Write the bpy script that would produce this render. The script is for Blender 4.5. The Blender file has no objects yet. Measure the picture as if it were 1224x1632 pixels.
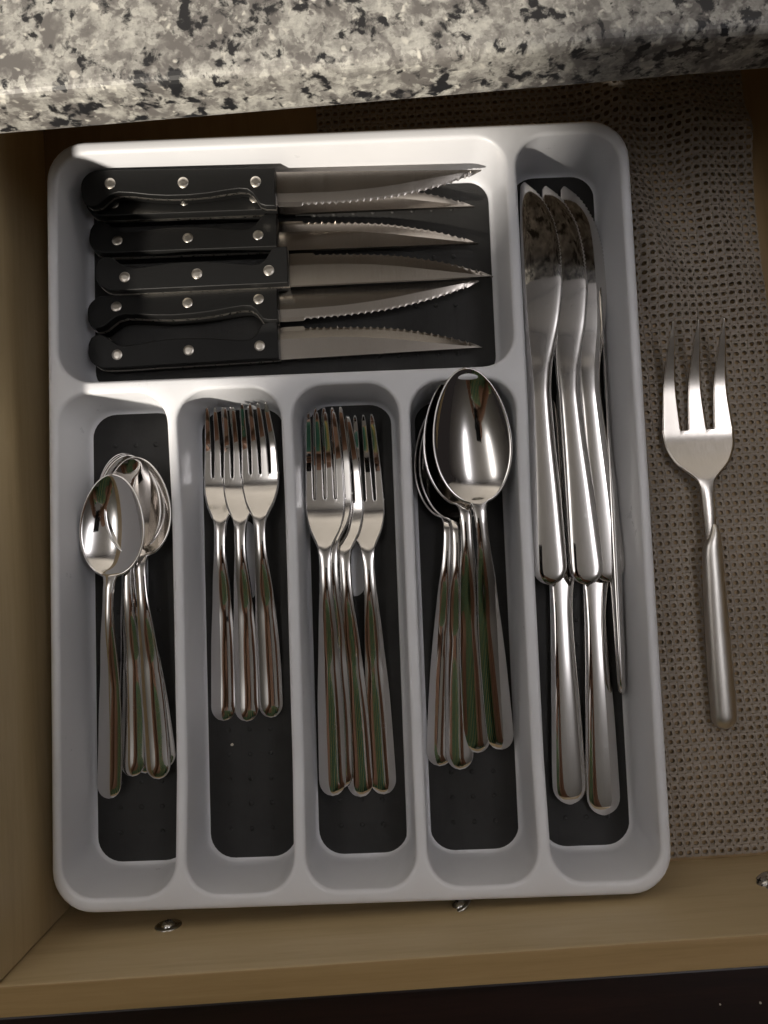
import bpy, math, random
from math import sin, cos, pi, sqrt, radians, atan2, hypot, exp
from mathutils import Vector, Matrix
from mathutils.geometry import delaunay_2d_cdt
random.seed(7)
SC = bpy.context.scene
COL = SC.collection
U = 0.01                                   # lengths below are written in centimetres
YAW = radians(1.93)                        # the tray sits slightly askew in the drawer

# ------------------------------------------------------------------ camera
cd = bpy.data.cameras.new('camera'); cam = bpy.data.objects.new('camera', cd); COL.objects.link(cam)
cd.sensor_fit = 'VERTICAL'; cd.sensor_height = 24.0; cd.lens = 24.0 * 1226 / 1632
cd.clip_start = 0.01; cd.clip_end = 50
cam.location = (2.106 * U, -3.361 * U, 46.337 * U)
cam.rotation_euler = (0.06696, 0.00998, -0.03729 - YAW)
SC.camera = cam

# ------------------------------------------------------------------ world and lamps
w = bpy.data.worlds.new('World'); SC.world = w; w.use_nodes = True
w.node_tree.nodes['Background'].inputs[0].default_value = (0.80, 0.68, 0.66, 1)
w.node_tree.nodes['Background'].inputs[1].default_value = 0.022

def area(name, loc, target, size, size_y, power, col):
    l = bpy.data.lights.new(name, 'AREA'); l.shape = 'RECTANGLE'; l.size = size; l.size_y = size_y
    l.energy = power; l.color = col
    o = bpy.data.objects.new(name, l); COL.objects.link(o); o.location = loc
    o.rotation_euler = (Vector(target) - Vector(loc)).to_track_quat('-Z', 'Y').to_euler()
    return o
def spot(name, loc, target, r, power, cone, col):
    l = bpy.data.lights.new(name, 'SPOT'); l.shadow_soft_size = r; l.energy = power; l.color = col
    l.spot_size = radians(cone); l.spot_blend = 0.35
    o = bpy.data.objects.new(name, l); COL.objects.link(o); o.location = loc
    o.rotation_euler = (Vector(target) - Vector(loc)).to_track_quat('-Z', 'Y').to_euler(); return o
spot('key_lamp', (-1.42, -1.52, 1.42), (0, 0.15, 0.05), 0.065, 365.0, 72, (1.0, 0.92, 0.80))
area('added_ceiling_wash_left', (-0.80, 0.15, 1.58), (-0.80, 0.15, 1.75), 0.16, 0.9, 4.4, (1.0, 0.97, 0.95))  # added lamp, no known fixture: brightens a ceiling patch for fill and steel streaks
area('added_ceiling_wash_right', (0.75, 0.15, 1.58), (0.75, 0.15, 1.75), 0.16, 0.9, 5.6, (0.97, 0.96, 1.0))  # its added counterpart, lighting a ceiling patch on the right for the steel

SC.view_settings.view_transform = 'Standard'; SC.view_settings.look = 'None'
SC.view_settings.gamma = 1.0; SC.view_settings.use_curve_mapping = False
SC.view_settings.exposure = 0.27
SC.render.engine = 'CYCLES'
SC.cycles.max_bounces = 10; SC.cycles.glossy_bounces = 8

# ------------------------------------------------------------------ materials
def mat(name):
    m = bpy.data.materials.new(name); m.use_nodes = True
    nt = m.node_tree; b = nt.nodes['Principled BSDF']
    return m, nt, b
def N(nt, t, **k):
    n = nt.nodes.new(t)
    for a, v in k.items():
        if a.startswith('i_'): n.inputs[a[2:].replace('_', ' ')].default_value = v
        else: setattr(n, a, v)
    return n
def ramp(nt, stops, interp='LINEAR'):
    n = nt.nodes.new('ShaderNodeValToRGB'); cr = n.color_ramp; cr.interpolation = interp
    while len(cr.elements) < len(stops): cr.elements.new(0.5)
    for e, (p, c) in zip(cr.elements, stops):
        e.position = p; e.color = (c[0], c[1], c[2], 1)
    return n
def coords(nt, scale=(1, 1, 1), rot=(0, 0, 0), out='Object'):
    t = nt.nodes.new('ShaderNodeTexCoord'); mp = nt.nodes.new('ShaderNodeMapping')
    mp.inputs['Scale'].default_value = scale; mp.inputs['Rotation'].default_value = rot
    nt.links.new(t.outputs[out], mp.inputs['Vector']); return mp.outputs[0]

def steel_mat(name, col, r0, r1, streak=None, bump=0.0, spots=False):
    m, nt, b = mat(name); L = nt.links.new
    b.inputs['Base Color'].default_value = (*col, 1); b.inputs['Metallic'].default_value = 1
    v = coords(nt, streak or (60, 60, 60))
    n = N(nt, 'ShaderNodeTexNoise', i_Scale=1.0, i_Detail=4.0); L(v, n.inputs['Vector'])
    mr = N(nt, 'ShaderNodeMapRange'); L(n.outputs[0], mr.inputs[0])
    mr.inputs[1].default_value = 0.35; mr.inputs[2].default_value = 0.7
    mr.inputs[3].default_value = r0; mr.inputs[4].default_value = r1
    rough = mr.outputs[0]
    if spots:                               # dried water spots and finger smears
        vo = N(nt, 'ShaderNodeTexVoronoi', i_Scale=95.0); L(coords(nt), vo.inputs['Vector'])
        rg = ramp(nt, [(0.0, (0, 0, 0)), (0.13, (0, 0, 0)), (0.17, (1, 1, 1)), (0.2, (0, 0, 0))])
        L(vo.outputs['Distance'], rg.inputs[0])
        sm = N(nt, 'ShaderNodeTexNoise', i_Scale=38.0, i_Detail=3.0); L(coords(nt), sm.inputs['Vector'])
        sr = ramp(nt, [(0.50, (0, 0, 0)), (0.62, (1, 1, 1))]); L(sm.outputs[0], sr.inputs[0])
        mu = N(nt, 'ShaderNodeMath', operation='MULTIPLY'); L(rg.outputs[0], mu.inputs[0]); L(sr.outputs[0], mu.inputs[1])
        ad = N(nt, 'ShaderNodeMath', operation='MULTIPLY_ADD'); L(mu.outputs[0], ad.inputs[0])
        ad.inputs[1].default_value = 0.16; L(rough, ad.inputs[2]); rough = ad.outputs[0]
    L(rough, b.inputs['Roughness'])
    if bump:
        bp = N(nt, 'ShaderNodeBump'); bp.inputs['Strength'].default_value = bump; bp.inputs['Distance'].default_value = 0.0002
        L(n.outputs[0], bp.inputs['Height']); L(bp.outputs[0], b.inputs['Normal'])
    return m
M = {}
M['steel'] = steel_mat('polished_steel', (0.70, 0.68, 0.66), 0.02, 0.075, (40, 40, 40), 0.0, True)
M['blade'] = steel_mat('brushed_blade_steel', (0.48, 0.445, 0.41), 0.19, 0.26, (60, 1800, 60), 0.03)
M['satin'] = steel_mat('satin_steel', (0.70, 0.66, 0.61), 0.17, 0.24, (700, 20, 700), 0.0)
M['satin_handle'] = steel_mat('satin_handle_steel', (0.74, 0.71, 0.67), 0.30, 0.38, (700, 20, 700), 0.0)
M['rivet'] = steel_mat('rivet_steel', (0.66, 0.62, 0.56), 0.25, 0.45, (500, 500, 500), 0.1)
M['screw'] = steel_mat('zinc_screw', (0.62, 0.62, 0.60), 0.15, 0.3, (300, 300, 300), 0.05)

def plastic(name, col, rough, bumpscale, bump, var=0.04):
    m, nt, b = mat(name); L = nt.links.new
    n = N(nt, 'ShaderNodeTexNoise', i_Scale=14.0, i_Detail=5.0); L(coords(nt), n.inputs['Vector'])
    r = ramp(nt, [(0.3, [c * (1 - var) for c in col]), (0.7, [min(1, c * (1 + var)) for c in col])])
    L(n.outputs[0], r.inputs[0]); L(r.outputs[0], b.inputs['Base Color'])
    b.inputs['Roughness'].default_value = rough
    n2 = N(nt, 'ShaderNodeTexNoise', i_Scale=bumpscale, i_Detail=2.0); L(coords(nt), n2.inputs['Vector'])
    bp = N(nt, 'ShaderNodeBump'); bp.inputs['Strength'].default_value = bump; bp.inputs['Distance'].default_value = 0.0003
    L(n2.outputs[0], bp.inputs['Height']); L(bp.outputs[0], b.inputs['Normal'])
    return m
M['tray'] = plastic('white_tray_plastic', (0.775, 0.785, 0.825), 0.33, 900, 0.05)
M['mat'] = plastic('charcoal_rubber', (0.019, 0.0185, 0.018), 0.68, 1500, 0.25, 0.15)
M['handle'] = plastic('black_handle_plastic', (0.008, 0.008, 0.008), 0.46, 1400, 0.25, 0.15)
M['liner'] = plastic('taupe_grip_liner', (0.33, 0.285, 0.24), 0.75, 1200, 0.35, 0.10)
M['crumb'] = plastic('crumb', (0.6, 0.55, 0.45), 0.8, 900, 0.3)

M['handle'].node_tree.nodes['Principled BSDF'].inputs['Specular IOR Level'].default_value = 0.3
def wear(m, r0, r1):
    """uneven sheen and hairline scuffs in the gloss of the plastic"""
    nt = m.node_tree; L = nt.links.new; b = nt.nodes['Principled BSDF']
    n = N(nt, 'ShaderNodeTexNoise', i_Scale=35.0, i_Detail=6.0, i_Roughness=0.7); L(coords(nt), n.inputs['Vector'])
    n2 = N(nt, 'ShaderNodeTexNoise', i_Scale=1.0, i_Detail=3.0); L(coords(nt, (900, 25, 200), (0, 0, 0.5)), n2.inputs['Vector'])
    r = ramp(nt, [(0.62, (0, 0, 0)), (0.68, (1, 1, 1))]); L(n2.outputs[0], r.inputs[0])
    a = N(nt, 'ShaderNodeMath', operation='MULTIPLY_ADD'); L(r.outputs[0], a.inputs[0]); a.inputs[1].default_value = 0.14; L(n.outputs[0], a.inputs[2])
    mr = N(nt, 'ShaderNodeMapRange'); L(a.outputs[0], mr.inputs[0]); mr.inputs[1].default_value = 0.3; mr.inputs[2].default_value = 0.75
    mr.inputs[3].default_value = r0; mr.inputs[4].default_value = r1; L(mr.outputs[0], b.inputs['Roughness'])
wear(M['tray'], 0.26, 0.46)
wear(M['mat'], 0.55, 0.85)

def wood(name, c1, c2, c3, rough, scale, rot=(0, 0, 0)):
    m, nt, b = mat(name); L = nt.links.new
    v = coords(nt, scale, rot)
    n = N(nt, 'ShaderNodeTexNoise', i_Scale=3.0, i_Detail=6.0, i_Roughness=0.6, i_Distortion=0.6); L(v, n.inputs['Vector'])
    n2 = N(nt, 'ShaderNodeTexNoise', i_Scale=26.0, i_Detail=3.0); L(v, n2.inputs['Vector'])
    mx = N(nt, 'ShaderNodeMath', operation='MULTIPLY_ADD'); L(n2.outputs[0], mx.inputs[0]); mx.inputs[1].default_value = 0.35
    L(n.outputs[0], mx.inputs[2])
    r = ramp(nt, [(0.45, c1), (0.66, c2), (0.9, c3)]); L(mx.outputs[0], r.inputs[0]); L(r.outputs[0], b.inputs['Base Color'])
    b.inputs['Roughness'].default_value = rough
    bp = N(nt, 'ShaderNodeBump'); bp.inputs['Strength'].default_value = 0.08; bp.inputs['Distance'].default_value = 0.0004
    L(n2.outputs[0], bp.inputs['Height']); L(bp.outputs[0], b.inputs['Normal'])
    return m
M['wood_x'] = wood('maple_along_x', (0.49, 0.37, 0.205), (0.555, 0.43, 0.245), (0.60, 0.475, 0.285), 0.42, (2.2, 30, 30))
M['wood_y'] = wood('maple_along_y', (0.49, 0.37, 0.205), (0.555, 0.43, 0.245), (0.60, 0.475, 0.285), 0.42, (30, 2.2, 30))
M['ply'] = wood('drawer_bottom_ply', (0.30, 0.20, 0.095), (0.35, 0.235, 0.115), (0.39, 0.27, 0.14), 0.5, (30, 2.0, 30))
M['dark_wood'] = wood('espresso_stain', (0.010, 0.004, 0.003), (0.018, 0.007, 0.005), (0.028, 0.011, 0.008), 0.38, (3, 40, 40))

def granite():
    m, nt, b = mat('speckled_granite'); L = nt.links.new
    v = coords(nt)
    def noise(scale, detail=3.0, rough=0.55, dist=0.0, rot=(0, 0, 0)):
        n = N(nt, 'ShaderNodeTexNoise', i_Scale=scale, i_Detail=detail, i_Roughness=rough, i_Distortion=dist)
        L(coords(nt, (1, 1, 1), rot), n.inputs['Vector']); return n
    def mix(fac, a, bcol, blend='MIX'):
        x = N(nt, 'ShaderNodeMix', data_type='RGBA', blend_type=blend)
        if isinstance(fac, float): x.inputs[0].default_value = fac
        else: L(fac, x.inputs[0])
        for k, c in ((6, a), (7, bcol)):
            if isinstance(c, tuple): x.inputs[k].default_value = (*c, 1)
            else: L(c, x.inputs[k])
        return x.outputs[2]
    def mask(n, lo, hi):
        r = ramp(nt, [(lo, (0, 0, 0)), (hi, (1, 1, 1))]); L(n, r.inputs[0]); return r.outputs[0]
    # warped grains
    wn = noise(240.0, 3.0); wa = N(nt, 'ShaderNodeVectorMath', operation='SCALE'); L(wn.outputs['Color'], wa.inputs[0]); wa.inputs['Scale'].default_value = 0.012
    ad = N(nt, 'ShaderNodeVectorMath', operation='ADD'); L(v, ad.inputs[0]); L(wa.outputs[0], ad.inputs[1])
    vo = N(nt, 'ShaderNodeTexVoronoi', i_Scale=240.0, feature='SMOOTH_F1'); vo.inputs['Smoothness'].default_value = 0.35; L(ad.outputs[0], vo.inputs['Vector'])
    sp = N(nt, 'ShaderNodeSeparateColor'); L(vo.outputs['Color'], sp.inputs[0])
    g1 = noise(115.0, 4.0, 0.6)
    k1 = N(nt, 'ShaderNodeMath', operation='MULTIPLY_ADD'); L(sp.outputs[0], k1.inputs[0]); k1.inputs[1].default_value = 0.26; L(g1.outputs[0], k1.inputs[2])
    base = ramp(nt, [(0.44, (0.48, 0.47, 0.43)), (0.58, (0.40, 0.39, 0.36)), (0.70, (0.28, 0.27, 0.25)), (0.84, (0.18, 0.17, 0.16))]); L(k1.outputs[0], base.inputs[0])
    fine = noise(420.0, 4.0, 0.7); fr = ramp(nt, [(0.3, (0.36, 0.36, 0.36)), (0.7, (0.62, 0.62, 0.62))]); L(fine.outputs[0], fr.inputs[0])
    c = mix(0.8, base.outputs[0], fr.outputs[0], 'OVERLAY')
    # translucent grey quartz patches
    gq = noise(78.0, 3.0, 0.6, 0.5, (0.4, 0.1, 1.1)); k2 = N(nt, 'ShaderNodeMath', operation='MULTIPLY_ADD'); L(sp.outputs[2], k2.inputs[0]); k2.inputs[1].default_value = 0.15; L(gq.outputs[0], k2.inputs[2])
    c = mix(mask(k2.outputs[0], 0.56, 0.68), c, (0.15, 0.14, 0.132))
    # white flecks
    wf = noise(200.0, 2.0, 0.5, 0.3, (1.2, 0.5, 0.1)); c = mix(mask(wf.outputs[0], 0.62, 0.72), c, (0.62, 0.60, 0.54))
    # black mica: small flecks that gather into clusters
    bc = noise(44.0, 2.0, 0.5, 0.0, (0.3, 0.2, 0.7)); bn = noise(135.0, 4.0, 0.58, 0.3, (0.8, 0.2, 0.2))
    k3 = N(nt, 'ShaderNodeMath', operation='MULTIPLY_ADD'); L(bc.outputs[0], k3.inputs[0]); k3.inputs[1].default_value = 0.45; L(bn.outputs[0], k3.inputs[2])
    c = mix(mask(k3.outputs[0], 0.765, 0.845), c, (0.016, 0.016, 0.018))
    L(c, b.inputs['Base Color']); b.inputs['Roughness'].default_value = 0.46
    return m
M['granite'] = granite()

# ------------------------------------------------------------------ mesh helpers
def obj(name, V, F, m, parent=None, smooth=False, shift=None):
    me = bpy.data.meshes.new(name)
    me.from_pydata([(x * U, y * U, z * U) for x, y, z in V], [], F); me.update()
    me.materials.append(M[m] if isinstance(m, str) else m)
    if smooth: me.polygons.foreach_set('use_smooth', [True] * len(me.polygons))
    o = bpy.data.objects.new(name, me); COL.objects.link(o)
    if parent: o.parent = parent
    return o
def sharp(o, deg=40):
    me = o.data
    for p in me.polygons: p.use_smooth = True
    me.set_sharp_from_angle(angle=radians(deg))
def tag(o, label=None, cat=None, group=None, kind=None):
    if label: o['label'] = label
    if cat: o['category'] = cat
    if group: o['group'] = group
    if kind: o['kind'] = kind
    return o
def empty(name):
    o = bpy.data.objects.new(name, None); o.empty_display_size = 0.01; COL.objects.link(o); return o
def copy_tree(o, parent=None):
    c = o.copy(); COL.objects.link(c); c.parent = parent
    for ch in list(o.children): copy_tree(ch, c)
    return c
RZ = Matrix.Rotation(-YAW, 4, 'Z')
def place(o, p0, p1, roll=0.0, off=0.0):
    """tail of the piece at p0, head towards p1 (tray frame, cm), top side up"""
    a, b = Vector(p0), Vector(p1); y = (b - a).normalized()
    x = y.cross(Vector((0, 0, 1))).normalized(); z = x.cross(y)
    m = Matrix(((x.x, y.x, z.x, a.x * U), (x.y, y.y, z.y, a.y * U), (x.z, y.z, z.z, a.z * U), (0, 0, 0, 1)))
    o.matrix_world = RZ @ m @ Matrix.Rotation(roll, 4, 'Y')

def box(x0, x1, y0, y1, z0, z1):
    V = [(x, y, z) for z in (z0, z1) for y in (y0, y1) for x in (x0, x1)]
    return V, [(0, 2, 3, 1), (4, 5, 7, 6), (0, 1, 5, 4), (2, 6, 7, 3), (0, 4, 6, 2), (1, 3, 7, 5)]
def bevel(o, wd, seg=2):
    b = o.modifiers.new('bevel', 'BEVEL'); b.width = wd * U; b.segments = seg; b.limit_method = 'ANGLE'
    return o

def shell(P, F, T):
    """thicken a sheet: P points, F quads, T thickness per point; rounded rim"""
    n = len(P); Nn = [Vector((0, 0, 0)) for _ in P]; Pv = [Vector(p) for p in P]
    for f in F:
        nn = Vector((0, 0, 0))
        for i in range(1, len(f) - 1): nn += (Pv[f[i]] - Pv[f[0]]).cross(Pv[f[i + 1]] - Pv[f[0]])
        for i in f: Nn[i] += nn
    Nn = [v.normalized() if v.length > 1e-12 else Vector((0, 0, 1)) for v in Nn]
    B = [Pv[i] - Nn[i] * T[i] for i in range(n)]
    cnt = {}
    for f in F:
        for i in range(len(f)):
            a, b = f[i], f[(i + 1) % len(f)]; cnt[(a, b)] = 1
    bd = [(a, b) for (a, b) in cnt if (b, a) not in cnt]
    outw = {}
    for a, b in bd:
        o = (Pv[b] - Pv[a]).cross((Nn[a] + Nn[b]) * 0.5)
        for i in (a, b): outw[i] = outw.get(i, Vector((0, 0, 0))) + o
    V = Pv + B; mid = {}
    for i, o in outw.items():
        mid[i] = len(V); o = o.normalized() if o.length > 1e-12 else Vector((0, 0, 0))
        V.append((Pv[i] + B[i]) * 0.5 + o * T[i] * 0.35)
    FF = [tuple(f) for f in F] + [tuple(reversed([i + n for i in f])) for f in F]
    for a, b in bd:
        FF.append((b, a, mid[a], mid[b])); FF.append((mid[b], mid[a], a + n, b + n))
    return [tuple(v) for v in V], FF

def interp(tab, s):
    """smooth (monotone cubic-ish) interpolation through (s, v) pairs"""
    if s <= tab[0][0]: return tab[0][1]
    for i in range(len(tab) - 1):
        a, b = tab[i], tab[i + 1]
        if s <= b[0]:
            h = b[0] - a[0]; t = (s - a[0]) / h; d = (b[1] - a[1]) / h
            def sl(j):
                if j <= 0 or j >= len(tab) - 1: return None
                p, q, r = tab[j - 1], tab[j], tab[j + 1]
                d0 = (q[1] - p[1]) / (q[0] - p[0]); d1 = (r[1] - q[1]) / (r[0] - q[0])
                return 0 if d0 * d1 <= 0 else 2 * d0 * d1 / (d0 + d1)
            ma = sl(i); mb = sl(i + 1)
            if ma is None: ma = d
            if mb is None: mb = d
            return (2*t**3-3*t*t+1)*a[1] + (t**3-2*t*t+t)*h*ma + (-2*t**3+3*t*t)*b[1] + (t**3-t*t)*h*mb
    return tab[-1][1]
def end_round(s, r, w):
    """width factor for the rounded handle end: s from the end, r radius length"""
    return w if s >= r else w * sqrt(max(0.0, 1 - ((r - s) / r) ** 2))
def srow(n, L, r):
    """stations: dense in the rounded end"""
    return [r * (1 - cos(pi / 2 * i / 7)) for i in range(8)] + [r + (L - r) * i / n for i in range(1, n + 1)]

EDGE = (0.0, 0.035, 0.10, 0.22, 0.36, 0.5, 0.64, 0.78, 0.90, 0.965, 1.0)

# ------------------------------------------------------------------ cutlery meshes
def spoon_mesh(L, bl, bw, depth, neck, endw, arch):
    """bl bowl length, bw half width"""
    s0 = L - bl                                  # where bowl and handle meet
    wt = [(0, endw), (1.1, endw), (L * 0.22, endw * 0.96), (L * 0.45, endw * 0.66), (s0 - 1.6, neck), (s0 - 0.5, neck * 1.04), (s0 + 0.1, neck * 1.55)]
    zt = [(0, 0.25), (L * 0.10, 0.22), (L * 0.35, 0.45), (s0 - 2.2, arch), (s0 - 0.9, arch * 0.99), (s0 + 0.3, depth * 1.02), (s0 + 1.2, depth * 0.95), (L, depth * 0.95)]
    tt = [(0, 0.14), (L * 0.3, 0.16), (s0 - 1.5, 0.30), (s0 - 0.2, 0.26), (s0 + 0.9, 0.14), (L, 0.12)]
    a = bl / 2.0; sc = s0 + a
    S = srow(34, s0 - 0.4, endw * 1.15)
    nb = 40
    S += [s0 - 0.3 + (bl + 0.3) * (1 - cos(pi * (0.06 + 0.94 * i / nb))) / 2 / 1.0 for i in range(1, nb + 1)]
    S = sorted(set(round(min(s, L - 0.0005), 5) for s in S))
    P, T = [], []
    for s in S:
        sg = (s - sc) / a
        # egg: widest a bit towards the handle side
        if sg > -1:
            q = max(0.0, 1 - sg * sg); eg = bw * sqrt(q) * (1 - 0.13 * sg) / 1.0
        else: q, eg = 0.0, 0.0
        hw = end_round(s, endw * 1.15, interp(wt, s)) if s < s0 + 0.1 else neck * 1.55 * max(0, 1 - (s - s0 - 0.1) / 1.4)
        wd = max(0.006, sqrt(eg * eg + hw * hw) if s < s0 + 1.6 else max(eg, 0.006))
        zc = interp(zt, s)
        hand = max(0.0, min(1.0, (s0 + 0.5 - s) / 1.4))
        crown = 0.13 * min(1, wd / 0.7) * hand
        for e in EDGE:
            u = 2 * e - 1
            dz = -depth * (1 - u * u) ** 1.0 * (q ** 0.85) if q > 0 else 0
            P.append((wd * u, s, zc + crown * (1 - u * u) + dz)); T.append(interp(tt, s) * (1 if abs(u) < 0.99 else 0.8))
    nc = len(EDGE); F = []
    for i in range(len(S) - 1):
        for j in range(nc - 1):
            F.append((i * nc + j, i * nc + j + 1, (i + 1) * nc + j + 1, (i + 1) * nc + j))
    return shell(P, F, T)

def fork_mesh(L, tine, head, hw, neck, endw, arch, nt=4, gap=0.20, tip=0.085, lift=1.3, endthick=0.15, pointed=False, crownk=0.13, tipw=0.80):
    """tine length, head = shoulder length below the slots, hw half width of head"""
    sr = L - tine; sn = sr - head               # slot root, neck
    wt = [(0, endw), (1.1, endw), (L * 0.22, endw * 0.96), (L * 0.42, endw * 0.68), (sn - 1.4, neck), (sn - 0.25, neck * 1.05), (sn + head * 0.42, hw * 0.78), (sn + head * 0.75, hw * 0.97), (sr, hw), (sr + tine * 0.3, hw * 0.985), (L, hw * tipw)]
    zt = [(0, 0.22), (L * 0.10, 0.2), (L * 0.34, 0.45), (sn - 1.5, arch), (sn - 0.3, arch * 0.93), (sn + head * 0.6, 0.42), (sr - 0.1, 0.24), (sr + tine * 0.3, 0.26), (L, lift)]
    tt = [(0, endthick), (L * 0.3, 0.17), (sn - 1.0, 0.32), (sn, 0.28), (sr, 0.17), (L, 0.12)]
    S = srow(34, sn, endw * 1.15) + [sn + (head) * i / 14 for i in range(1, 15)]
    nhead = len(S)
    S += [sr + 0.05, sr + 0.12] + [sr + 0.12 + (tine - 0.12) * (i / 16) for i in range(1, 14)] + [sr + 0.12 + (tine - 0.12) * k for k in (0.86, 0.92, 0.96, 0.985, 1.0)]
    sub = (0.0, 0.10, 0.5, 0.90, 1.0)
    P, T = [], []
    pitch0 = (2 * hw + gap) / nt
    tw0 = pitch0 - gap
    for k, s in enumerate(S):
        wd = end_round(s, endw * 1.15, interp(wt, s)); zc = interp(zt, s)
        hand = max(0.0, min(1.0, (sn + 0.4 - s) / 1.2)); crown = crownk * min(1, wd / 0.7) * hand
        fr = max(0.0, (s - sr) / tine)
        for q in range(nt):
            c0 = (-hw + q * pitch0 + tw0 / 2) / hw       # centre as fraction of half width
            h0 = tw0 / 2 / hw
            if k < nhead: cc, hh = c0 * wd, h0 * wd
            else:
                cc = c0 * wd
                fl = 0.0 if s > sr + 0.1 else (0.04 if s < sr + 0.08 else 0.0)
                hh = (h0 * hw + fl) * (1 - fr) + tip * fr
                if fr > 0.84:
                    hh *= sqrt(max(0.02, 1 - ((fr - 0.84) / 0.16) ** 2)) if not pointed else max(0.12, 1 - (fr - 0.84) / 0.18)
            for e in sub:
                x = cc + hh * (2 * e - 1); u = x / wd if wd > 1e-6 else 0
                dish = -0.05 * (1 - u * u) * (1 - hand) * min(1, wd / hw)
                P.append((x, s, zc + crown * (1 - u * u) + dish)); T.append(interp(tt, s))
    ns = len(sub); nc = ns * nt; F = []
    for i in range(len(S) - 1):
        for j in range(nc - 1):
            if (j + 1) % ns == 0 and i >= nhead - 1: continue
            F.append((i * nc + j, i * nc + j + 1, (i + 1) * nc + j + 1, (i + 1) * nc + j))
    return shell(P, F, T)

def ring_loft(rows):
    """rows: list of closed rings (same count) -> tube with end caps"""
    n = len(rows[0]); V = [v for r in rows for v in r]; F = []
    for i in range(len(rows) - 1):
        for j in range(n):
            F.append((i * n + j, i * n + (j + 1) % n, (i + 1) * n + (j + 1) % n, (i + 1) * n + j))
    F.append(tuple(reversed(range(n)))); F.append(tuple(range((len(rows) - 1) * n, len(rows) * n)))
    return V, F

def table_knife_meshes():
    """24 cm one-piece knife: rounded handle, blade with fine teeth on +x; returns (handle, blade)"""
    L = 24.0; sb = 12.9
    xl = [(0, -0.95), (1.2, -0.96), (4.9, -0.83), (10.9, -0.60), (13.9, -0.50), (18.7, -0.40), (22.5, -0.26), (24, -0.12)]
    xr = [(0, 0.95), (1.2, 0.98), (4.9, 0.94), (9, 0.82), (10.9, 0.80), (12.4, 0.92), (13.9, 1.22), (16, 1.68), (18, 1.92), (19.2, 1.92), (21.2, 1.72), (22.3, 1.36), (22.9, 1.08), (23.5, 0.66), (24, 0.16)]
    tk = [(0, 0.20), (1.0, 0.25), (4, 0.31), (9, 0.38), (10.8, 0.37), (12.2, 0.30), (13.6, 0.19), (15.2, 0.12), (24, 0.05)]
    ex = [(0, 0.80), (10.5, 0.85), (12.9, 0.8), (14.5, 0.75), (24, 0.70)]
    def row(s):
        a, b = interp(xl, s), interp(xr, s); gz = 0.0
        if s < 1.0: a, b = end_round(s, 1.0, a), end_round(s, 1.0, b)
        tooth = 0.085 * abs(sin(pi * (s - 18.6) / 0.235)) - 0.05 if 18.6 < s < 23.6 else (0.0 if s < 18.6 else -0.05)
        if s > 23.75: a += 0.16 * ((s - 23.75) / 0.25) ** 2
        b = max(a + 0.03, b); c, h = (a + b) / 2, (b - a) / 2; t = interp(tk, s) * max(0.4, min(1, s / 0.5 + 0.4)); e = interp(ex, s)
        out = []
        for k in range(28):
            an = 2 * pi * k / 28; ca, sa = cos(an), sin(an)
            x = c + h * (abs(ca) ** 0.70) * (1 if ca >= 0 else -1)
            if k in (0, 1, 27): x += tooth * min(1, h / 0.3) * (1 if k == 0 else 0.6)
            out.append((x, s, t * (abs(sa) ** e) * (1 if sa >= 0 else -1)))
        return out
    hs = srow(40, sb, 1.0); bs = [sb + (18.5 - sb) * k / 24 for k in range(25)] + [18.5 + 5.5 * k / 200 for k in range(1, 201)]
    hv, hf = ring_loft([row(max(0.004, s)) for s in hs]); bv, bf = ring_loft([row(s) for s in bs])
    return (hv, hf[:-1]), (bv, [f for i, f in enumerate(bf) if i != len(bf) - 2])

# steak knife (23.3 cm): spine along x = 0, edge and belly towards -x
SK_L = 23.3; SK_H = 11.25
def steak_blade():
    rows = []; n = 260; s0 = SK_H - 0.3
    xe = [(SK_H - 0.3, -1.9), (SK_H + 0.5, -1.95), (SK_H + 3, -1.88), (SK_H + 6, -1.68), (SK_H + 8.6, -1.22), (SK_H + 10.6, -0.66), (SK_L, 0.0)]
    for k in range(n + 1):
        s = s0 + (SK_L - s0) * k / n
        sp = 0.04 + 0.0 * s; e = interp(xe, s)
        e0 = e
        if s > SK_H + 1.5 and s < SK_L - 0.8:
            ph = ((s - SK_H - 1.5) / 0.40) % 1.0
            e += min(0.15, 0.25 * abs(e0)) * sqrt(max(0, 1 - (2 * ph - 1) ** 2))
        e = min(e, sp - 0.02); e0 = min(e0, sp - 0.02)
        bevx = sp + (e0 - sp) * max(0.14, 0.62 - 0.40 * max(0, (s - SK_H - 3) / 9.0) ** 1.6)
        g = min(e0 + 0.26, bevx - 0.005) if e0 + 0.26 < bevx else bevx + (e0 - bevx) * 0.4
        g = max(g, e + 0.005)
        t = 0.11; ed = 0.010; tg = ed + (t - ed) * (g - e0) / max(0.02, bevx - e0) * 0.8
        rows.append([(sp, s, t), (bevx, s, t), (g, s, tg), (e, s, ed), (e, s, -ed), (g, s, -tg), (bevx, s, -t), (sp, s, -t)])
    return ring_loft(rows)
SK_OUT = [(0.55, 0.05), (0.25, 0.22), (0.06, 0.55)]
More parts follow.
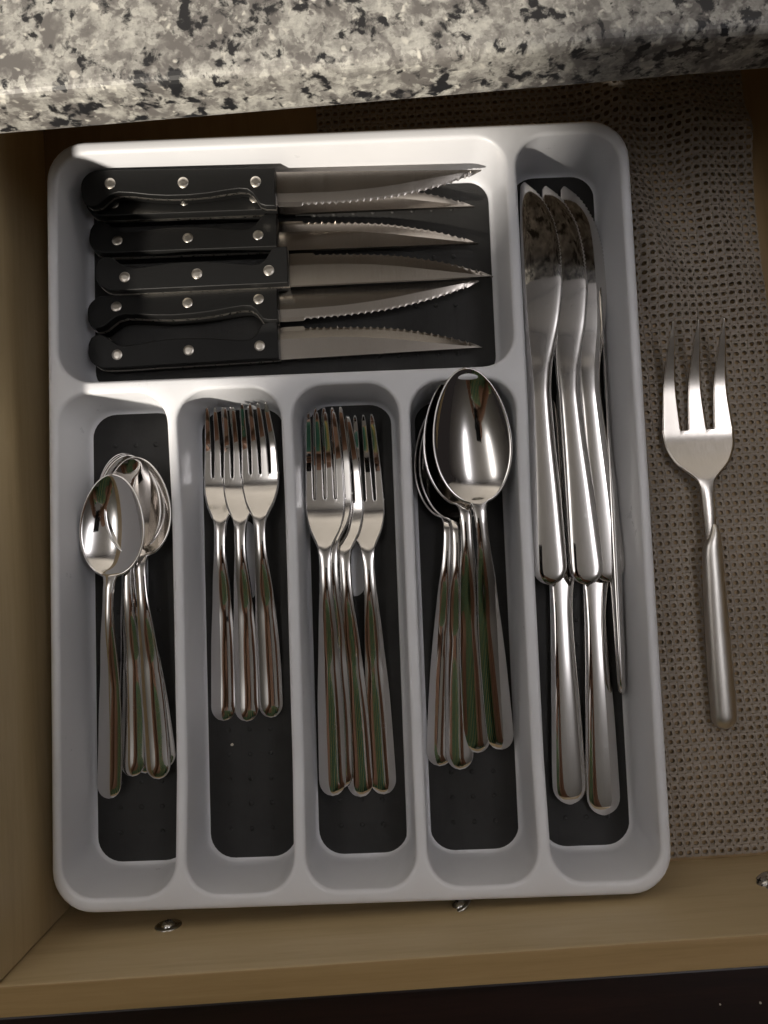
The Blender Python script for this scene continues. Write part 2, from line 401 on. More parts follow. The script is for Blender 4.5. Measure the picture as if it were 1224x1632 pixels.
def handle_outline():
    """closed outline (x, y): spine side, then belly from blade to butt"""
    pts = [(0.08, SK_H), (0.08, 6.0), (0.08, 2.0), (0.06, 1.1)]
    for k in range(1, 8):
        a = pi / 2 * k / 8; pts.append((0.06 - 1.0 * (1 - cos(a)), 1.1 - 1.1 * sin(a)))
    pts += [(-0.98, 0.0), (-1.5, 0.05), (-1.85, 0.22), (-2.02, 0.50), (-2.02, 0.80), (-1.9, 1.08), (-1.62, 1.40), (-1.36, 1.75), (-1.25, 2.2), (-1.30, 3.0), (-1.42, 4.0), (-1.48, 5.0), (-1.46, 6.2), (-1.36, 7.4), (-1.20, 8.5), (-1.12, 9.2), (-1.16, 9.65), (-1.38, 9.95), (-1.75, 10.2), (-2.0, 10.35), (-2.12, 10.7), (-2.12, SK_H)]
    return pts
def prism(pts, z0, z1):
    n = len(pts); V = [(x, y, z0) for x, y in pts] + [(x, y, z1) for x, y in pts]
    area2 = sum(pts[i][0] * pts[(i + 1) % n][1] - pts[(i + 1) % n][0] * pts[i][1] for i in range(n))
    idx = list(range(n)) if area2 > 0 else list(reversed(range(n)))
    F = [tuple(reversed(idx)), tuple(i + n for i in idx)]
    for k in range(n):
        a, b = idx[k], idx[(k + 1) % n]; F.append((a, b, b + n, a + n))
    return V, F
def inset_outline(pts, d):
    n = len(pts); ar = sum(pts[i][0] * pts[(i + 1) % n][1] - pts[(i + 1) % n][0] * pts[i][1] for i in range(n)); sg = 1 if ar > 0 else -1
    out = []
    for i in range(n):
        p, q, r = Vector(pts[i - 1]), Vector(pts[i]), Vector(pts[(i + 1) % n])
        t = (r - q).normalized() + (q - p).normalized(); t.normalize()
        out.append((q.x - sg * t.y * d, q.y + sg * t.x * d))
    return out
def scale_mesh(sgn):
    """one handle scale with rounded-over outer edge"""
    o = handle_outline(); lv = [(0.0, 0.10), (0.0, 0.60), (0.025, 0.65), (0.06, 0.67)]
    rings = []
    for d, z in lv: rings.append([(x, y, z * sgn) for x, y in (inset_outline(o, d) if d else o)])
    n = len(o); V = [v for r in rings for v in r]; F = []
    for i in range(len(rings) - 1):
        for j in range(n):
            q = (i * n + j, i * n + (j + 1) % n, (i + 1) * n + (j + 1) % n, (i + 1) * n + j)
            F.append(q if sgn < 0 else tuple(reversed(q)))
    top = tuple(range((len(rings) - 1) * n, len(rings) * n)); bot = tuple(range(n))
    F.append(tuple(reversed(top)) if sgn > 0 else top); F.append(bot if sgn > 0 else tuple(reversed(bot)))
    return V, F
def rivet_mesh(r, z):
    V, F = [], []; n = 20
    prof = [(r, -z + 0.03), (r, z - 0.02), (r * 0.94, z + 0.004), (r * 0.4, z + 0.008)]
    V = [(a * cos(2 * pi * k / n), a * sin(2 * pi * k / n), h) for a, h in prof for k in range(n)]
    for i in range(len(prof) - 1):
        for k in range(n): F.append((i * n + k, i * n + (k + 1) % n, (i + 1) * n + (k + 1) % n, (i + 1) * n + k))
    F.append(tuple(range((len(prof) - 1) * n, len(prof) * n))); F.append(tuple(reversed(range(n))))
    return V, F

# ================================================================== SETTING
DZ = 9.0                                   # drawer side height
XL, XR, YF, YB = -17.75, 28.6, -21.81, 33.0
V, F = box(XL, XR, YF, YB, -0.9, 0.0)
drawer = empty('drawer')
tag(drawer, 'open wooden drawer with pale maple sides and a dark stained front', 'drawer')
obj('drawer_bottom', V, F, 'ply', drawer)
bevel(obj('side_panel', *box(XL - 1.4, XL, YF + 0.05, YB, -1.2, DZ - 0.05), 'wood_y', drawer), 0.12)
bevel(obj('side_panel', *box(XR, XR + 1.4, YF + 0.0, YB, -1.2, DZ - 0.05), 'wood_y', drawer), 0.12)
bevel(obj('back_panel', *box(XL, XR, YB, YB + 1.4, -1.2, DZ - 0.1), 'wood_x', drawer), 0.12)
bevel(obj('front_panel', *box(XL - 1.4, XR + 1.4, YF - 1.42, YF - 0.01, -1.2, DZ), 'wood_x', drawer), 0.10)
bevel(obj('drawer_front', *box(XL - 4, XR + 4, YF - 6.2, YF - 1.45, -4.0, DZ - 0.35), 'dark_wood', drawer), 0.25, 3)

M['edge'] = wood('warm_edge_wood', (0.38, 0.25, 0.105), (0.43, 0.285, 0.125), (0.47, 0.32, 0.15), 0.45, (2.0, 40, 40))
bevel(obj('edge_band', *box(XL - 1.35, XR + 1.35, YF - 1.40, YF - 0.03, DZ - 0.01, DZ + 0.06), 'edge', drawer), 0.03)

# panel screws on the inside of the front
def screw():
    t = empty('screw')
    n = 24; prof = [(0.42, 0.0), (0.42, 0.05), (0.36, 0.16), (0.24, 0.24), (0.10, 0.27)]
    V = [(a * cos(2 * pi * k / n), a * sin(2 * pi * k / n), h) for a, h in prof for k in range(n)]; F = []
    for i in range(len(prof) - 1):
        for k in range(n): F.append((i * n + k, i * n + (k + 1) % n, (i + 1) * n + (k + 1) % n, (i + 1) * n + k))
    F.append(tuple(range(4 * n, 5 * n)))
    obj('head', V, F, 'screw', t, True)
    prof = [(0.72, 0.0), (0.72, 0.03), (0.66, 0.06), (0.40, 0.06)]
    V = [(a * cos(2 * pi * k / n), a * sin(2 * pi * k / n), h) for a, h in prof for k in range(n)]; F = []
    for i in range(3):
        for k in range(n): F.append((i * n + k, i * n + (k + 1) % n, (i + 1) * n + (k + 1) % n, (i + 1) * n + k))
    obj('washer', V, F, 'screw', t, True)
    for rz in (0.3, 0.3 + pi / 2):
        V, F = box(-0.17, 0.17, -0.03, 0.03, 0.2, 0.285)
        V = [(x * cos(rz) - y * sin(rz), x * sin(rz) + y * cos(rz), z) for x, y, z in V]
        obj('slot', V, F, 'handle', t)
    return t
sc0 = screw()
labels = ['round screw in the front panel nearest the left corner', 'round screw half hidden below the tray rim', 'round screw at the right edge of the picture']
for i, (x, z) in enumerate(((-11.22, 3.85), (4.40, 3.85), (20.71, 3.70))):
    s = sc0 if i == 0 else copy_tree(sc0)
    s.location = (x * U, (YF - 0.01) * U, z * U); s.rotation_euler = (-pi / 2, 0, 0.4 * i)
    tag(s, labels[i], 'screw', 'screws in the drawer front')

# painted wall behind the counter and the ceiling: out of frame, they bounce the lamp light and show in the steel
M['paint'] = plastic('cream_paint', (0.42, 0.405, 0.39), 0.85, 300, 0.15)
M['white_paint'] = plastic('white_ceiling_paint', (0.76, 0.75, 0.74), 0.9, 300, 0.15)
tag(obj('wall', *box(-180, 200, 82.5, 90, -80, 175), 'paint'), kind='structure')
tag(obj('ceiling', *box(-260, 260, -260, 82.4, 175, 180), 'white_paint'), kind='structure')

# countertop
ct = bevel(obj('countertop', *box(-60, 75, 0, 64, 0, 3.2), 'granite'), 0.55, 5)
for p in ct.data.polygons: p.use_smooth = False
ct.location = (0, 17.95 * U, 11.7 * U); ct.rotation_euler = (0, 0, radians(0.67))
tag(ct, 'speckled black, cream and grey granite countertop above the drawer', 'countertop')

# grip liner: a sheet of holes with folds at the back right
def liner():
    x0, x1, y0, y1 = -0.6, 26.15, -21.6, 29.0; px, py = 0.475, 0.53
    nx = int((x1 - x0) / px); ny = int((y1 - y0) / py)
    def zf(x, y):
        z = 0.16 + 0.03 * sin(x * 0.9 + y * 0.23) * sin(y * 0.51)
        k = 1 / (1 + exp(-(y - 11.5) / 1.6)) * 1 / (1 + exp(-(x - 16.3) / 0.7))
        c = x - 18.3 - 0.16 * (22 - y) - 0.5 * sin(y * 0.25)
        z += k * (0.85 * exp(-(c / 1.15) ** 2) + 0.55 * exp(-((c - 4.6) / 1.3) ** 2) + 0.22 * sin(y * 0.55 + x * 0.35))
        z += 0.5 * k * exp(-((y - 23.5 + 0.3 * (x - 20)) / 1.2) ** 2)
        return max(z, 0.13)
    V, F = [], []; n = 12
    for i in range(nx):
        for j in range(ny):
            cx, cy = x0 + (i + 0.5) * px, y0 + (j + 0.5) * py
            if cx < 15.0 and -19 < cy < 18.0: continue           # covered by the tray
            jx, jy = 0.012 * sin(i * 3.1 + j * 1.7), 0.012 * sin(i * 1.3 + j * 2.9)
            hx, hy = px / 2, py / 2; dx, dy = 0.075, 0.065
            ox = [(hx, -hy + dy), (hx, -0.06), (hx, 0.06), (hx, hy - dy), (hx - dx, hy), (0.0, hy), (-hx + dx, hy), (-hx, hy - dy), (-hx, 0.06), (-hx, -0.06), (-hx, -hy + dy), (-hx + dx, -hy), (0.0, -hy), (hx - dx, -hy)]
            m = len(ox); b = len(V)
            for (a, c) in ox: V.append((cx + a, cy + c, zf(cx + a, cy + c)))
            rx, ry = 0.155 + 0.010 * sin(i * 7.7 + j), 0.135
            for (a, c) in ox:
                t = atan2(c / hy, a / hx); a2, c2 = rx * cos(t) + jx, ry * sin(t) + jy
                V.append((cx + a2, cy + c2, zf(cx + a2, cy + c2) + 0.035))
            for q in range(m): F.append((b + q, b + (q + 1) % m, b + m + (q + 1) % m, b + m + q))
    o = obj('shelf_liner', V, F, 'liner')
    sm = o.modifiers.new('solid', 'SOLIDIFY'); sm.thickness = 0.09 * U; sm.offset = -1
    return o
tag(liner(), 'taupe perforated non-slip liner, wrinkled towards the back, beside the tray', 'shelf liner')

# ================================================================== TRAY
TW, TL, TH = 32.7 / 2, 42.14 / 2, 4.8
def rrect(x0, x1, y0, y1, r, step=0.7, na=8):
    pts = []
    def line(ax, ay, bx, by):
        d = hypot(bx - ax, by - ay); n = max(1, int(round(d / step)))
        for k in range(n): pts.append((ax + (bx - ax) * k / n, ay + (by - ay) * k / n))
    def arc(cx, cy, a0):
        for k in range(na): a = a0 + pi / 2 * k / na; pts.append((cx + r * cos(a), cy + r * sin(a)))
    line(x0 + r, y0, x1 - r, y0); arc(x1 - r, y0 + r, -pi / 2)
    line(x1, y0 + r, x1, y1 - r); arc(x1 - r, y1 - r, 0)
    line(x1 - r, y1, x0 + r, y1); arc(x0 + r, y1 - r, pi / 2)
    line(x0, y1 - r, x0, y0 + r); arc(x0 + r, y0 + r, pi)
    return pts
COMP = {'steak': (-15.72, 9.38, 7.32, 20.28), 'c1': (-15.80, -9.82, -20.30, 6.62), 'c2': (-9.22, -3.55, -20.30, 6.62),
        'c3': (-2.90, 2.92, -20.30, 6.62), 'c4': (3.54, 9.34, -20.30, 6.62), 'c5': (10.02, 15.75, -20.30, 20.28)}
def dip(x, y, z):
    """the dividers of the front row sag a little towards their middle"""
    if abs(x) > 12.5 or y > 6.3 or y < -20.2 or z < 1: return z
    t = (y + 20.2) / 26.5; k = min(1.0, max(0.0, sin(pi * t)) * 1.5) ** 1.3
    return 0.6 + (z - 0.6) * (1 - 0.16 * k)
def make_tray():
    root = empty('cutlery_tray'); root.rotation_euler = (0, 0, -YAW)
    tag(root, 'white plastic cutlery tray with six compartments lined in charcoal rubber', 'cutlery tray')
    V, F = [], []; loops = []
    def add_ring(pts, z): b = len(V); V.extend([(x, y, z(x, y) if callable(z) else z) for x, y in pts]); return b
    def strip(a, b, n, inward):
        for k in range(n):
            q = (a + k, a + (k + 1) % n, b + (k + 1) % n, b + k); F.append(q)
    fr = 0.22
    for key, (x0, x1, y0, y1) in COMP.items():
        R = 1.75
        prof = []
        for k in range(5):                                   # rim fillet
            a = pi / 2 * k / 4; prof.append((-fr + fr * sin(a) , TH - fr * (1 - cos(a))))
        prof += [(0.02, 3.4), (0.06, 2.2), (0.11, 1.3)]
        for k in range(1, 6):                                # floor fillet
            a = pi / 2 * k / 5; prof.append((0.11 + 0.55 * (1 - cos(a)) , 0.95 - 0.60 * sin(a)))
        rings = []
        base = None
        for d, z in prof:
            rr = max(0.5, R - d) if d > 0 else R - d
            pts = rrect(x0 + d, x1 - d, y0 + d, y1 - d, rr, 0.7)
            if base is None: base = len(rrect(x0, x1, y0, y1, R, 0.7))
            rings.append((pts, z))
        # same count on every ring: sample by the parameterisation of the reference ring
        ref = rrect(x0, x1, y0, y1, R, 0.7); n = len(ref); idx = []
        cx0, cx1, cy0, cy1 = x0 + R, x1 - R, y0 + R, y1 - R
        for (d, z) in prof:
            pts = []
            for (x, y) in ref:
                # offset towards the inside along the local normal of the rounded rectangle
                qx = min(max(x, cx0), cx1); qy = min(max(y, cy0), cy1); vx, vy = x - qx, y - qy; l = hypot(vx, vy)
                pts.append((x - vx / l * d, y - vy / l * d))
            idx.append(add_ring(pts, lambda x, y, z=z: dip(x, y, z)))
            if d == prof[0][0]: loops.append((idx[0], n))
        for a, b in zip(idx, idx[1:]): strip(a, b, n, True)
        F.append(tuple(range(idx[-1], idx[-1] + n)))
    # outer skirt
    ref = rrect(-TW + 0.32, TW - 0.32, -TL + 0.32, TL - 0.32, 1.9, 0.8); n = len(ref); R = 1.9
    cx0, cx1, cy0, cy1 = -TW + 0.32 + R, TW - 0.32 - R, -TL + 0.32 + R, TL - 0.32 - R
    prof = [(0.0, TH)] + [(0.32 * sin(pi / 2 * k / 4), TH - 0.32 * (1 - cos(pi / 2 * k / 4))) for k in range(1, 5)] + [(0.32, TH - 0.9), (0.18, TH - 0.92), (0.1, TH - 0.6), (-0.05, 3.0), (-0.2, 0.6), (-0.6, 0.06)]
    idx = []
    for d, z in prof:
        pts = []
        for (x, y) in ref:
            qx = min(max(x, cx0), cx1); qy = min(max(y, cy0), cy1); vx, vy = x - qx, y - qy; l = hypot(vx, vy)
            pts.append((x + vx / l * d, y + vy / l * d))
        idx.append(add_ring(pts, z))
    for a, b in zip(idx, idx[1:]):
        for k in range(n): F.append((a + (k + 1) % n, a + k, b + k, b + (k + 1) % n))
    F.append(tuple(range(idx[-1], idx[-1] + n)))
    # flat rim between the outer loop and the six openings
    lp = [(idx[0], n)] + loops; pv, pe, gi = [], [], []
    for b, m in lp:
        s = len(pv)
        for k in range(m): pv.append(Vector((V[b + k][0], V[b + k][1]))); gi.append(b + k)
        for k in range(m): pe.append((s + k, s + (k + 1) % m))
    ov, oe, of, orig_v, _, _ = delaunay_2d_cdt(pv, pe, [], 0, 1e-5)
    mp = [gi[o[0]] if o else None for o in orig_v]
    for f in of:
        cx = sum(ov[i].x for i in f) / len(f); cy = sum(ov[i].y for i in f) / len(f)
        inside = False
        for (b, m) in loops:
            c = False; j = m - 1
            for i in range(m):
                xi, yi, xj, yj = V[b + i][0], V[b + i][1], V[b + j][0], V[b + j][1]
                if (yi > cy) != (yj > cy) and cx < (xj - xi) * (cy - yi) / (yj - yi) + xi: c = not c
                j = i
            if c: inside = True; break
        if not inside and all(mp[i] is not None for i in f): F.append(tuple(mp[i] for i in f))
    body = obj('tray_body', V, F, 'tray', root); sharp(body, 48)
    # rubber mats with a finger slot and small grip dots
    FZ = 0.35; MT = 0.14
    def cap(x, y, r, h):
        b = len(DV); nn = 10
        for a, z in ((r, -0.02), (r * 0.85, h * 0.6), (r * 0.45, h)):
            for k in range(nn): DV.append((x + a * cos(2 * pi * k / nn), y + a * sin(2 * pi * k / nn), FZ + MT + z))
        for i in range(2):
            for k in range(nn): DF.append((b + i * nn + k, b + i * nn + (k + 1) % nn, b + (i + 1) * nn + (k + 1) % nn, b + (i + 1) * nn + k))
        DF.append(tuple(b + 2 * nn + k for k in range(nn)))
    MATS = {'steak': (-15.3, 8.98, 7.75, 19.85), 'c1': (-15.50, -10.35, -20.08, 6.35), 'c2': (-9.0, -4.0, -20.10, 6.35), 'c3': (-2.62, 2.5, -20.12, 6.35), 'c4': (3.92, 8.98, -20.15, 6.35), 'c5': (10.5, 15.42, -20.12, 20.05)}
    for key, (x0, x1, y0, y1) in MATS.items():
        out = rrect(x0, x1, y0, y1, 1.25, 3.0, 8); n = len(out)
        xc = (x0 + x1) / 2; holes = []
        if key not in ('steak', 'c5'):
            hy0, hy1 = (-5.15, -0.4) if key != 'c5' else (-9.5, -4.8)
            holes = [rrect(xc - 0.62, xc + 0.62, hy0, hy1, 0.619, 3.0, 8)]
        pv = [Vector(p) for p in out]; pe = [(k, (k + 1) % n) for k in range(n)]
        for h in holes:
            s = len(pv); pv += [Vector(p) for p in h]; pe += [(s + k, s + (k + 1) % len(h)) for k in range(len(h))]
        ov, oe, of, *_ = delaunay_2d_cdt(pv, pe, [], 0, 1e-5)
        V2, F2 = [], []
        for z in (FZ + MT, FZ + 0.002): V2 += [(v.x, v.y, z) for v in ov]
        no = len(ov)
        for f in of:
            c = sum((ov[i] for i in f), Vector((0, 0))) / len(f)
            if holes and abs(c.x - xc) < 0.62 and hy0 < c.y < hy1 and (min(abs(c.y - hy0), abs(c.y - hy1)) > 0.62 or hypot(c.x - xc, c.y - (hy0 + 0.62 if c.y < (hy0 + hy1) / 2 else hy1 - 0.62)) < 0.62): continue
            F2.append(tuple(f))
        ed = {}
        for f in F2:
            for i in range(len(f)): ed[(f[i], f[(i + 1) % len(f)])] = 1
        for (a, b) in list(ed):
            if (b, a) not in ed: F2.append((b, a, a + no, b + no))
        m = obj('mat', V2, F2, 'mat', root)
        bevel(m, 0.04, 2)
        DV, DF = [], []
        if key == 'steak':
            gx = [x0 + 1.6 + 1.2 * k for k in range(18)]; gy = [y0 + 1.5 + 3.0 * k for k in range(4)]
        else:
            gx = [xc - 1.22, xc, xc + 1.22]; gy = [y0 + 1.75 + 1.42 * k for k in range(40) if y0 + 1.75 + 1.42 * k < y1 - 1.3]
        for x in gx:
            for y in gy:
                if holes and abs(x - xc) < 1.3 and hy0 - 0.3 < y < hy1 + 0.3: continue
                cap(x, y, 0.15, 0.075)
        tag(obj('grip_dots', DV, DF, 'mat', m, True), kind='stuff')
    return root
tray = make_tray()

# ================================================================== CUTLERY
def single(name, mesh, m, label, cat, group):
    o = obj(name, *mesh, m, None, True); return tag(o, label, cat, group)
def series(name, mesh, m, cat, group, items):
    first = None
    for (p0, p1, roll, label) in items:
        if first is None: o = first = obj(name, *mesh, m, None, True)
        else: o = first.copy(); COL.objects.link(o)
        place(o, p0, p1, roll); tag(o, label, cat, group)

series('teaspoon', spoon_mesh(18.6, 5.7, 1.86, 0.72, 0.27, 0.70, 1.02), 'steel', 'spoon', 'teaspoons in the left compartment', [
    ((-11.45, -14.7, 0.40), (-13.60, 4.4, 0.55), 0.00, 'lowest teaspoon of the nested pile, its handle end farthest right'),
    ((-12.55, -14.9, 0.62), (-13.30, 4.3, 0.80), 0.02, 'nested teaspoon whose handle end is second from left among the piled four'),
    ((-13.22, -15.0, 0.84), (-12.98, 4.0, 1.05), -0.02, 'nested teaspoon whose handle end is leftmost among the piled four'),
    ((-11.65, -15.15, 1.05), (-12.6, 3.5, 1.32), 0.05, 'dark-bowled teaspoon on top of the nested pile, beneath the loose one'),
    ((-14.55, -16.15, 1.00), (-13.52, 2.15, 2.05), -0.06, 'loose teaspoon lying uppermost at far left with a shiny bowl')])
series('salad_fork', fork_mesh(18.4, 4.1, 2.55, 1.06, 0.30, 0.72, 1.12, 4, 0.17, 0.10, 1.15), 'steel', 'fork', 'short forks in the second compartment', [
    ((-7.98, -12.11, 0.42), (-7.62, 6.38, 0.50), 0.00, 'leftmost short four-tined fork in the second compartment'),
    ((-6.61, -12.19, 0.42), (-6.48, 6.29, 0.72), -0.03, 'middle short four-tined fork between two alike'),
    ((-5.18, -12.02, 0.42), (-5.43, 6.28, 0.94), -0.04, 'rightmost short four-tined fork, overlapping its neighbour')])
series('dinner_fork', fork_mesh(22.1, 5.0, 2.75, 1.12, 0.31, 0.76, 1.22, 4, 0.18, 0.11, 1.25), 'steel', 'fork', 'long forks in the third compartment', [
    ((1.26, -16.65, 0.42), (0.60, 5.64, 0.50), 0.02, 'rightmost long fork in the third compartment, tines tilting left'),
    ((-0.08, -16.75, 0.42), (-0.60, 5.2, 0.75), -0.10, 'long fork whose handle lies in the middle of the third compartment'),
    ((-1.30, -16.2, 0.62), (-1.08, 5.4, 0.98), -0.06, 'long fork mostly hidden beneath the leftmost one'),
    ((-1.67, -16.50, 0.86), (-1.52, 5.2, 1.20), -0.02, 'leftmost long fork, on top of the pile')])
series('tablespoon', spoon_mesh(21.8, 7.3, 2.12, 0.85, 0.30, 0.78, 1.2), 'steel', 'spoon', 'tablespoons in the fourth compartment', [
    ((4.54, -15.15, 0.40), (6.25, 6.3, 0.55), 0.00, 'lowest tablespoon of the pile, its handle end farthest left'),
    ((5.72, -15.32, 0.66), (6.35, 6.3, 1.2), -0.03, 'tablespoon second from the bottom with a bright wide handle'),
    ((6.79, -14.38, 0.70), (6.40, 6.75, 3.1), -0.06, 'tablespoon just beneath the top one, peeking out at left'),
    ((8.15, -14.21, 0.80), (6.62, 7.0, 4.15), 0.03, 'uppermost tablespoon with a big mirror bowl over the divider')])

(hm, bm_) = table_knife_meshes()
def make_table_knife():
    t = empty('table_knife')
    obj('handle', *hm, 'steel', t, True)
    b = obj('blade', *bm_, 'steel', t); sharp(b, 42)
    return t
tk0 = make_table_knife(); firstk = True
for (p0, p1, roll, lab) in [
    ((11.24, -4.83, 2.15), (10.92, 19.14, 1.60), -0.10, 'leftmost table knife with a toothed tip, on top of the upper three'),
    ((13.40, -4.92, 1.95), (12.25, 19.12, 1.25), -0.10, 'middle of the three upper table knives'),
    ((14.75, -4.80, 1.70), (13.45, 19.35, 0.90), -0.06, 'right one of the three upper table knives'),
    ((11.95, -17.48, 0.95), (11.95, 6.05, 0.62), 0.02, 'lower table knife showing only its rounded handle beside the divider'),
    ((13.85, -18.15, 0.95), (13.95, 5.59, 0.62), -0.02, 'lower table knife whose rounded handle reaches farthest to the front'),
    ((15.18, -11.31, 1.35), (15.30, 11.9, 1.35), 1.25, 'table knife standing on edge against the right tray wall')]:
    k = tk0 if firstk else copy_tree(tk0); firstk = False
    place(k, p0, p1, roll); tag(k, lab, 'knife', 'table knives in the right compartment')

def make_steak_knife():
    t = empty('steak_knife')
    b = obj('blade', *steak_blade(), 'blade', t)
    o = handle_outline()
    obj('tang', *prism(inset_outline(o, -0.012), -0.0985, 0.0985), 'rivet', t)
    for sg in (1, -1): s = obj('handle_scale', *scale_mesh(sg), 'handle', t); sharp(s, 28)
    rv = rivet_mesh(0.325, 0.68)
    r0 = None
    for y in (1.72, 5.95, 10.15):
        r = obj('rivet', *rv, 'rivet', t, True) if r0 is None else r0.copy()
        if r0 is None: r0 = r
        else: COL.objects.link(r)
        r.location = (-0.72 * U, y * U, 0)
        r2 = r0.copy(); COL.objects.link(r2); r2.location = (-0.72 * U, y * U, 0); r2.rotation_euler = (pi, 0, 0)
    return t
sk0 = make_steak_knife(); firstk = True
for (p0, p1, roll, lab) in [
    ((-14.95, 20.10, 2.75), (8.25, 19.50, 2.55), pi + 0.10, 'steak knife nearest the back wall, resting on another, blade brightest'),
    ((-15.30, 18.05, 1.20), (8.00, 18.02, 1.20), -0.10, 'steak knife half hidden beneath the one at the back wall'),
    ((-15.15, 15.75, 1.20), (8.07, 15.72, 1.20), -0.14, 'steak knife third from the back wall, teeth facing back'),
    ((-14.45, 13.22, 1.95), (8.60, 13.42, 1.85), -0.02, 'steak knife shifted farthest right, fourth from the back wall'),
    ((-15.20, 13.05, 1.20), (8.10, 13.38, 1.15), pi - 0.15, 'steak knife second from the front, teeth facing front'),
    ((-15.20, 8.83, 1.20), (8.12, 9.38, 1.20), 0.0, 'steak knife nearest the front divider')]:
    k = sk0 if firstk else copy_tree(sk0); firstk = False
    place(k, p0, p1, roll); tag(k, lab, 'knife', 'black handled steak knives')

# serving fork on the liner
sf = empty('serving_fork')
SFL, STI, SHD = 23.9, 6.3, 3.1
hv, hf = fork_mesh(SFL, STI, SHD, 2.10, 0.34, 0.40, 0.95, 3, 0.42, 0.07, 1.7, 0.3, True, 0.10, 0.97)
obj('head', hv, hf, 'satin', sf, True)
rows = []
wl = [(0, 0.74), (1.5, 0.75), (6, 0.70), (10.3, 0.60), (11.6, 0.52)]
for s in srow(30, 11.7, 0.75):
    wd = max(0.03, end_round(s, 0.75, interp(wl, s))); t = wd * 0.62
    zc = interp([(0, 0.48), (5, 0.55), (11.7, 0.86)], s)
    if s > 10.7: wd *= sqrt(max(0.03, 1 - ((s - 10.7) / 1.02) ** 2)); t = wd * 0.62
    rows.append([(wd * cos(a), s + 0.45 * cos(a) * max(0, min(1, (s - 9) / 2)), zc + t * sin(a)) for a in [2 * pi * k / 24 for k in range(24)]])
obj('handle', *ring_loft(rows), 'satin_handle', sf, True)
place(sf, (21.22, -13.61, 0.20), (20.70, 10.19, 0.36), 0.0)
tag(sf, 'large three-tined serving fork with satin handle lying on the liner', 'serving fork')

# crumbs
for i, (x, y, z, r, lab) in enumerate(((-7.97, -13.25, 0.49, 0.10, 'pale crumb on the charcoal mat below the short forks'), (15.97, -25.0, 8.66, 0.05, 'tiny pale crumb on the dark drawer front, left of two'), (17.85, -25.05, 8.66, 0.06, 'tiny pale crumb on the dark drawer front, at right'))):
    V = [(r * cos(a) * (1 if k else 0.6), r * sin(a) * 0.8, h) for k, h in enumerate((0, r)) for a in [2 * pi * q / 7 for q in range(7)]]
    o = obj('crumb', V, [tuple(reversed(range(7))), tuple(range(7, 14))] + [(q, (q + 1) % 7, 7 + (q + 1) % 7, 7 + q) for q in range(7)], 'crumb')
    o.location = (x * U, y * U, z * U); tag(o, lab, 'crumb', 'pale crumbs')

# ================================================================== PHOTOGRAPHER (out of frame; seen in the steel, shades the front of the drawer)
def cloth_mat():
    m, nt, b = mat('green_striped_cloth'); L = nt.links.new
    wv = N(nt, 'ShaderNodeTexWave', wave_type='BANDS', bands_direction='X'); wv.inputs['Scale'].default_value = 9.0; wv.inputs['Distortion'].default_value = 1.2
    L(coords(nt), wv.inputs['Vector'])
    r = ramp(nt, [(0.0, (0.02, 0.12, 0.085)), (0.55, (0.03, 0.17, 0.115)), (0.80, (0.04, 0.20, 0.13)), (0.93, (0.45, 0.36, 0.11)), (1.0, (0.55, 0.45, 0.15))]); L(wv.outputs[0], r.inputs[0])
    L(r.outputs[0], b.inputs['Base Color']); b.inputs['Roughness'].default_value = 0.8
    return m
M['cloth'] = cloth_mat()
M['skin'] = plastic('skin', (0.30, 0.16, 0.10), 0.5, 700, 0.1)
M['hair'] = plastic('dark_hair', (0.012, 0.009, 0.008), 0.5, 900, 0.4)
M['trouser'] = plastic('dark_trousers', (0.02, 0.02, 0.03), 0.8, 700, 0.3)
M['phone'] = plastic('black_phone', (0.012, 0.012, 0.014), 0.25, 900, 0.02)
def skin_obj(name, verts, edges, radii, m, parent, root=0, sub=2):
    me = bpy.data.meshes.new(name); me.from_pydata([tuple(c * U for c in v) for v in verts], edges, []); me.update(); me.materials.append(M[m])
    o = bpy.data.objects.new(name, me); COL.objects.link(o)
    if parent: o.parent = parent
    md = o.modifiers.new('skin', 'SKIN'); md.use_smooth_shade = True
    for i, d in enumerate(me.skin_vertices[0].data):
        r = radii[i]; r = (r, r) if not isinstance(r, tuple) else r
        d.radius = (r[0] * U, r[1] * U); d.use_root = (i == root)
    sb = o.modifiers.new('sub', 'SUBSURF'); sb.levels = sub; sb.render_levels = sub
    return o
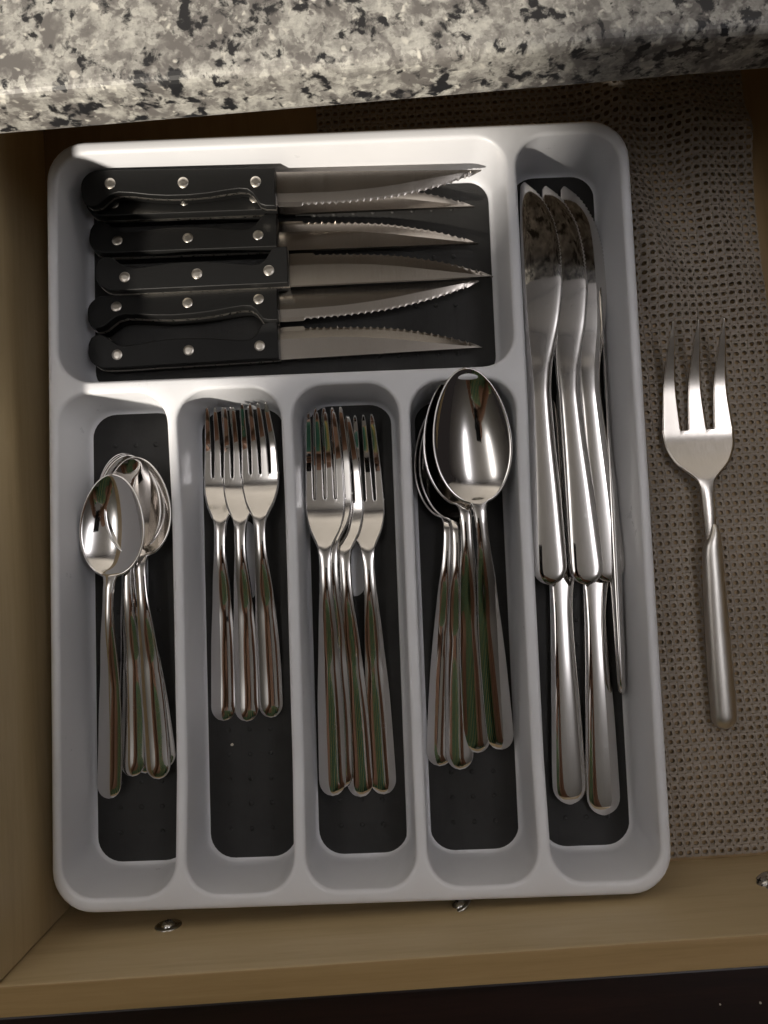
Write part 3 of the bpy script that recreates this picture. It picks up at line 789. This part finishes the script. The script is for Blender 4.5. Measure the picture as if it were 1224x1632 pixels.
def photographer():
    root = empty('person'); root.location = (0, 0, 0)
    tag(root, 'person in a green striped top holding a phone above the drawer', 'person')
    V, E, Rr = [], [], []
    def chain(start, pts):
        prev = start
        for (p, r) in pts:
            V.append(p); Rr.append(r); i = len(V) - 1
            if prev is not None: E.append((prev, i))
            prev = i
        return prev
    pel = chain(None, [((-22, -62, 8), (15, 11))])
    chest = chain(pel, [((-20, -58, 24), (13, 10)), ((-17, -50, 42), (15, 11)), ((-13, -34, 57), (15, 10))])
    nk = chain(chest, [((-11, -27, 64), 6), ((-10, -23, 68), 5.5)])
    chain(nk, [((-9, -19, 71.5), 8), ((-8, -15, 75), 9.5), ((-7.5, -12, 80), 9), ((-7.5, -11.5, 84), 6)])
    for sx, hip in ((-1, -33), (1, -15)):
        chain(pel, [((hip, -62, 0), 9), ((hip, -58, -34), 6.5), ((hip, -58, -70), 4.5), ((hip, -54, -76), 4.5), ((hip, -44, -78), 3.5)])
    def arm(sh, el, wr, palm, fings):
        a = chain(chest, [(sh, 6.5), (el, 4.6)]); a = chain(a, [(tuple((el[i] + wr[i]) / 2 for i in range(3)), 4.0), (wr, 2.9), (palm, (3.6, 1.8))])
        for f in fings: chain(a, [(q, r) for q, r in zip(f, (1.0, 0.9, 0.8, 0.7))])
    # left hand under the phone's left edge, right hand at its right edge
    arm((-31, -38, 55), (-46, -46, 27), (-14, -17, 44.5), (-8.5, -13.5, 47.5),
        [[(-6, -10.5, 48.6), (-4.4, -9.0, 49.2), (-3.2, -8.2, 49.3)], [(-5.2, -12.2, 46.4), (-3.6, -11.6, 46.3), (-1.6, -11.2, 46.4)], [(-5.4, -14.0, 46.3), (-3.6, -13.6, 46.2), (-1.6, -13.4, 46.3)],
         [(-5.8, -15.6, 46.3), (-4.0, -15.6, 46.2), (-2.2, -15.6, 46.3)], [(-6.6, -17.0, 46.4), (-5.0, -17.4, 46.3), (-3.6, -17.6, 46.4)]])
    arm((5, -36, 55), (20, -44, 36), (9.5, -24, 44.5), (7.5, -18.5, 47),
        [[(5.6, -15.0, 48.6), (4.2, -13.0, 49.2), (3.2, -11.8, 49.3)], [(6.2, -14.0, 47.2), (4.6, -12.4, 46.6), (3.2, -12.0, 46.4)], [(6.4, -16.0, 46.6), (4.6, -15.2, 46.3), (2.6, -15.0, 46.3)],
         [(6.6, -18.0, 46.4), (4.8, -17.4, 46.2), (3.0, -17.2, 46.3)], [(6.8, -20.0, 46.4), (5.2, -19.6, 46.3), (3.8, -19.2, 46.4)]])
    skin_obj('body', V, E, Rr, 'skin', root, pel, 2)
    # top with loose sleeves
    G = [((-22, -63, -4), (19, 14)), ((-22, -62, 8), (17.5, 13)), ((-24, -58, 24), (20, 12.5)), ((-21, -47, 42), (20, 13)), ((-13, -34, 57), (18, 13)), ((-11.5, -29, 62.5), 8),
         ((-31, -38, 55), 7.5), ((-38, -45, 41), 7.5), ((-45, -46, 28), 7), ((-39, -38, 33), 5.6), ((-30, -30, 37), 5.2),
         ((5, -36, 55), 7.5), ((13, -43, 46), 6.5), ((19.5, -44, 36.5), 6), ((16, -36, 39), 5.6)]
    skin_obj('green_top', [g[0] for g in G], [(0, 1), (1, 2), (2, 3), (3, 4), (4, 5), (4, 6), (6, 7), (7, 8), (8, 9), (9, 10), (4, 11), (11, 12), (12, 13), (13, 14)], [g[1] for g in G], 'cloth', root, 0, 2)
    skin_obj('hair', [(-9, -22, 74), (-8, -19, 81), (-7.5, -14, 87), (-11, -29, 69), (-13, -40, 62)], [(0, 1), (1, 2), (0, 3), (3, 4)], [8.6, 9.6, 7.8, 6.5, 4], 'hair', root, 0, 2)
    for hip in (-33, -15):
        skin_obj('trouser_leg', [(hip, -62, 4), (hip, -58, -34), (hip, -58, -70)], [(0, 1), (1, 2)], [11, 8.5, 6.5], 'trouser', root, 0, 1)
    return root
photographer()
ph = empty('phone'); tag(ph, 'black phone held above the drawer to take the picture', 'phone')
bevel(obj('phone_body', *box(-5.6, 2.0, -13.2, 1.9, 0.55, 1.35), 'phone', ph), 0.3, 3)
bevel(obj('screen', *box(-5.3, 1.7, -12.9, 1.6, 1.352, 1.37), 'handle', ph), 0.005, 1)
ph.location = cam.location; ph.rotation_euler = cam.rotation_euler
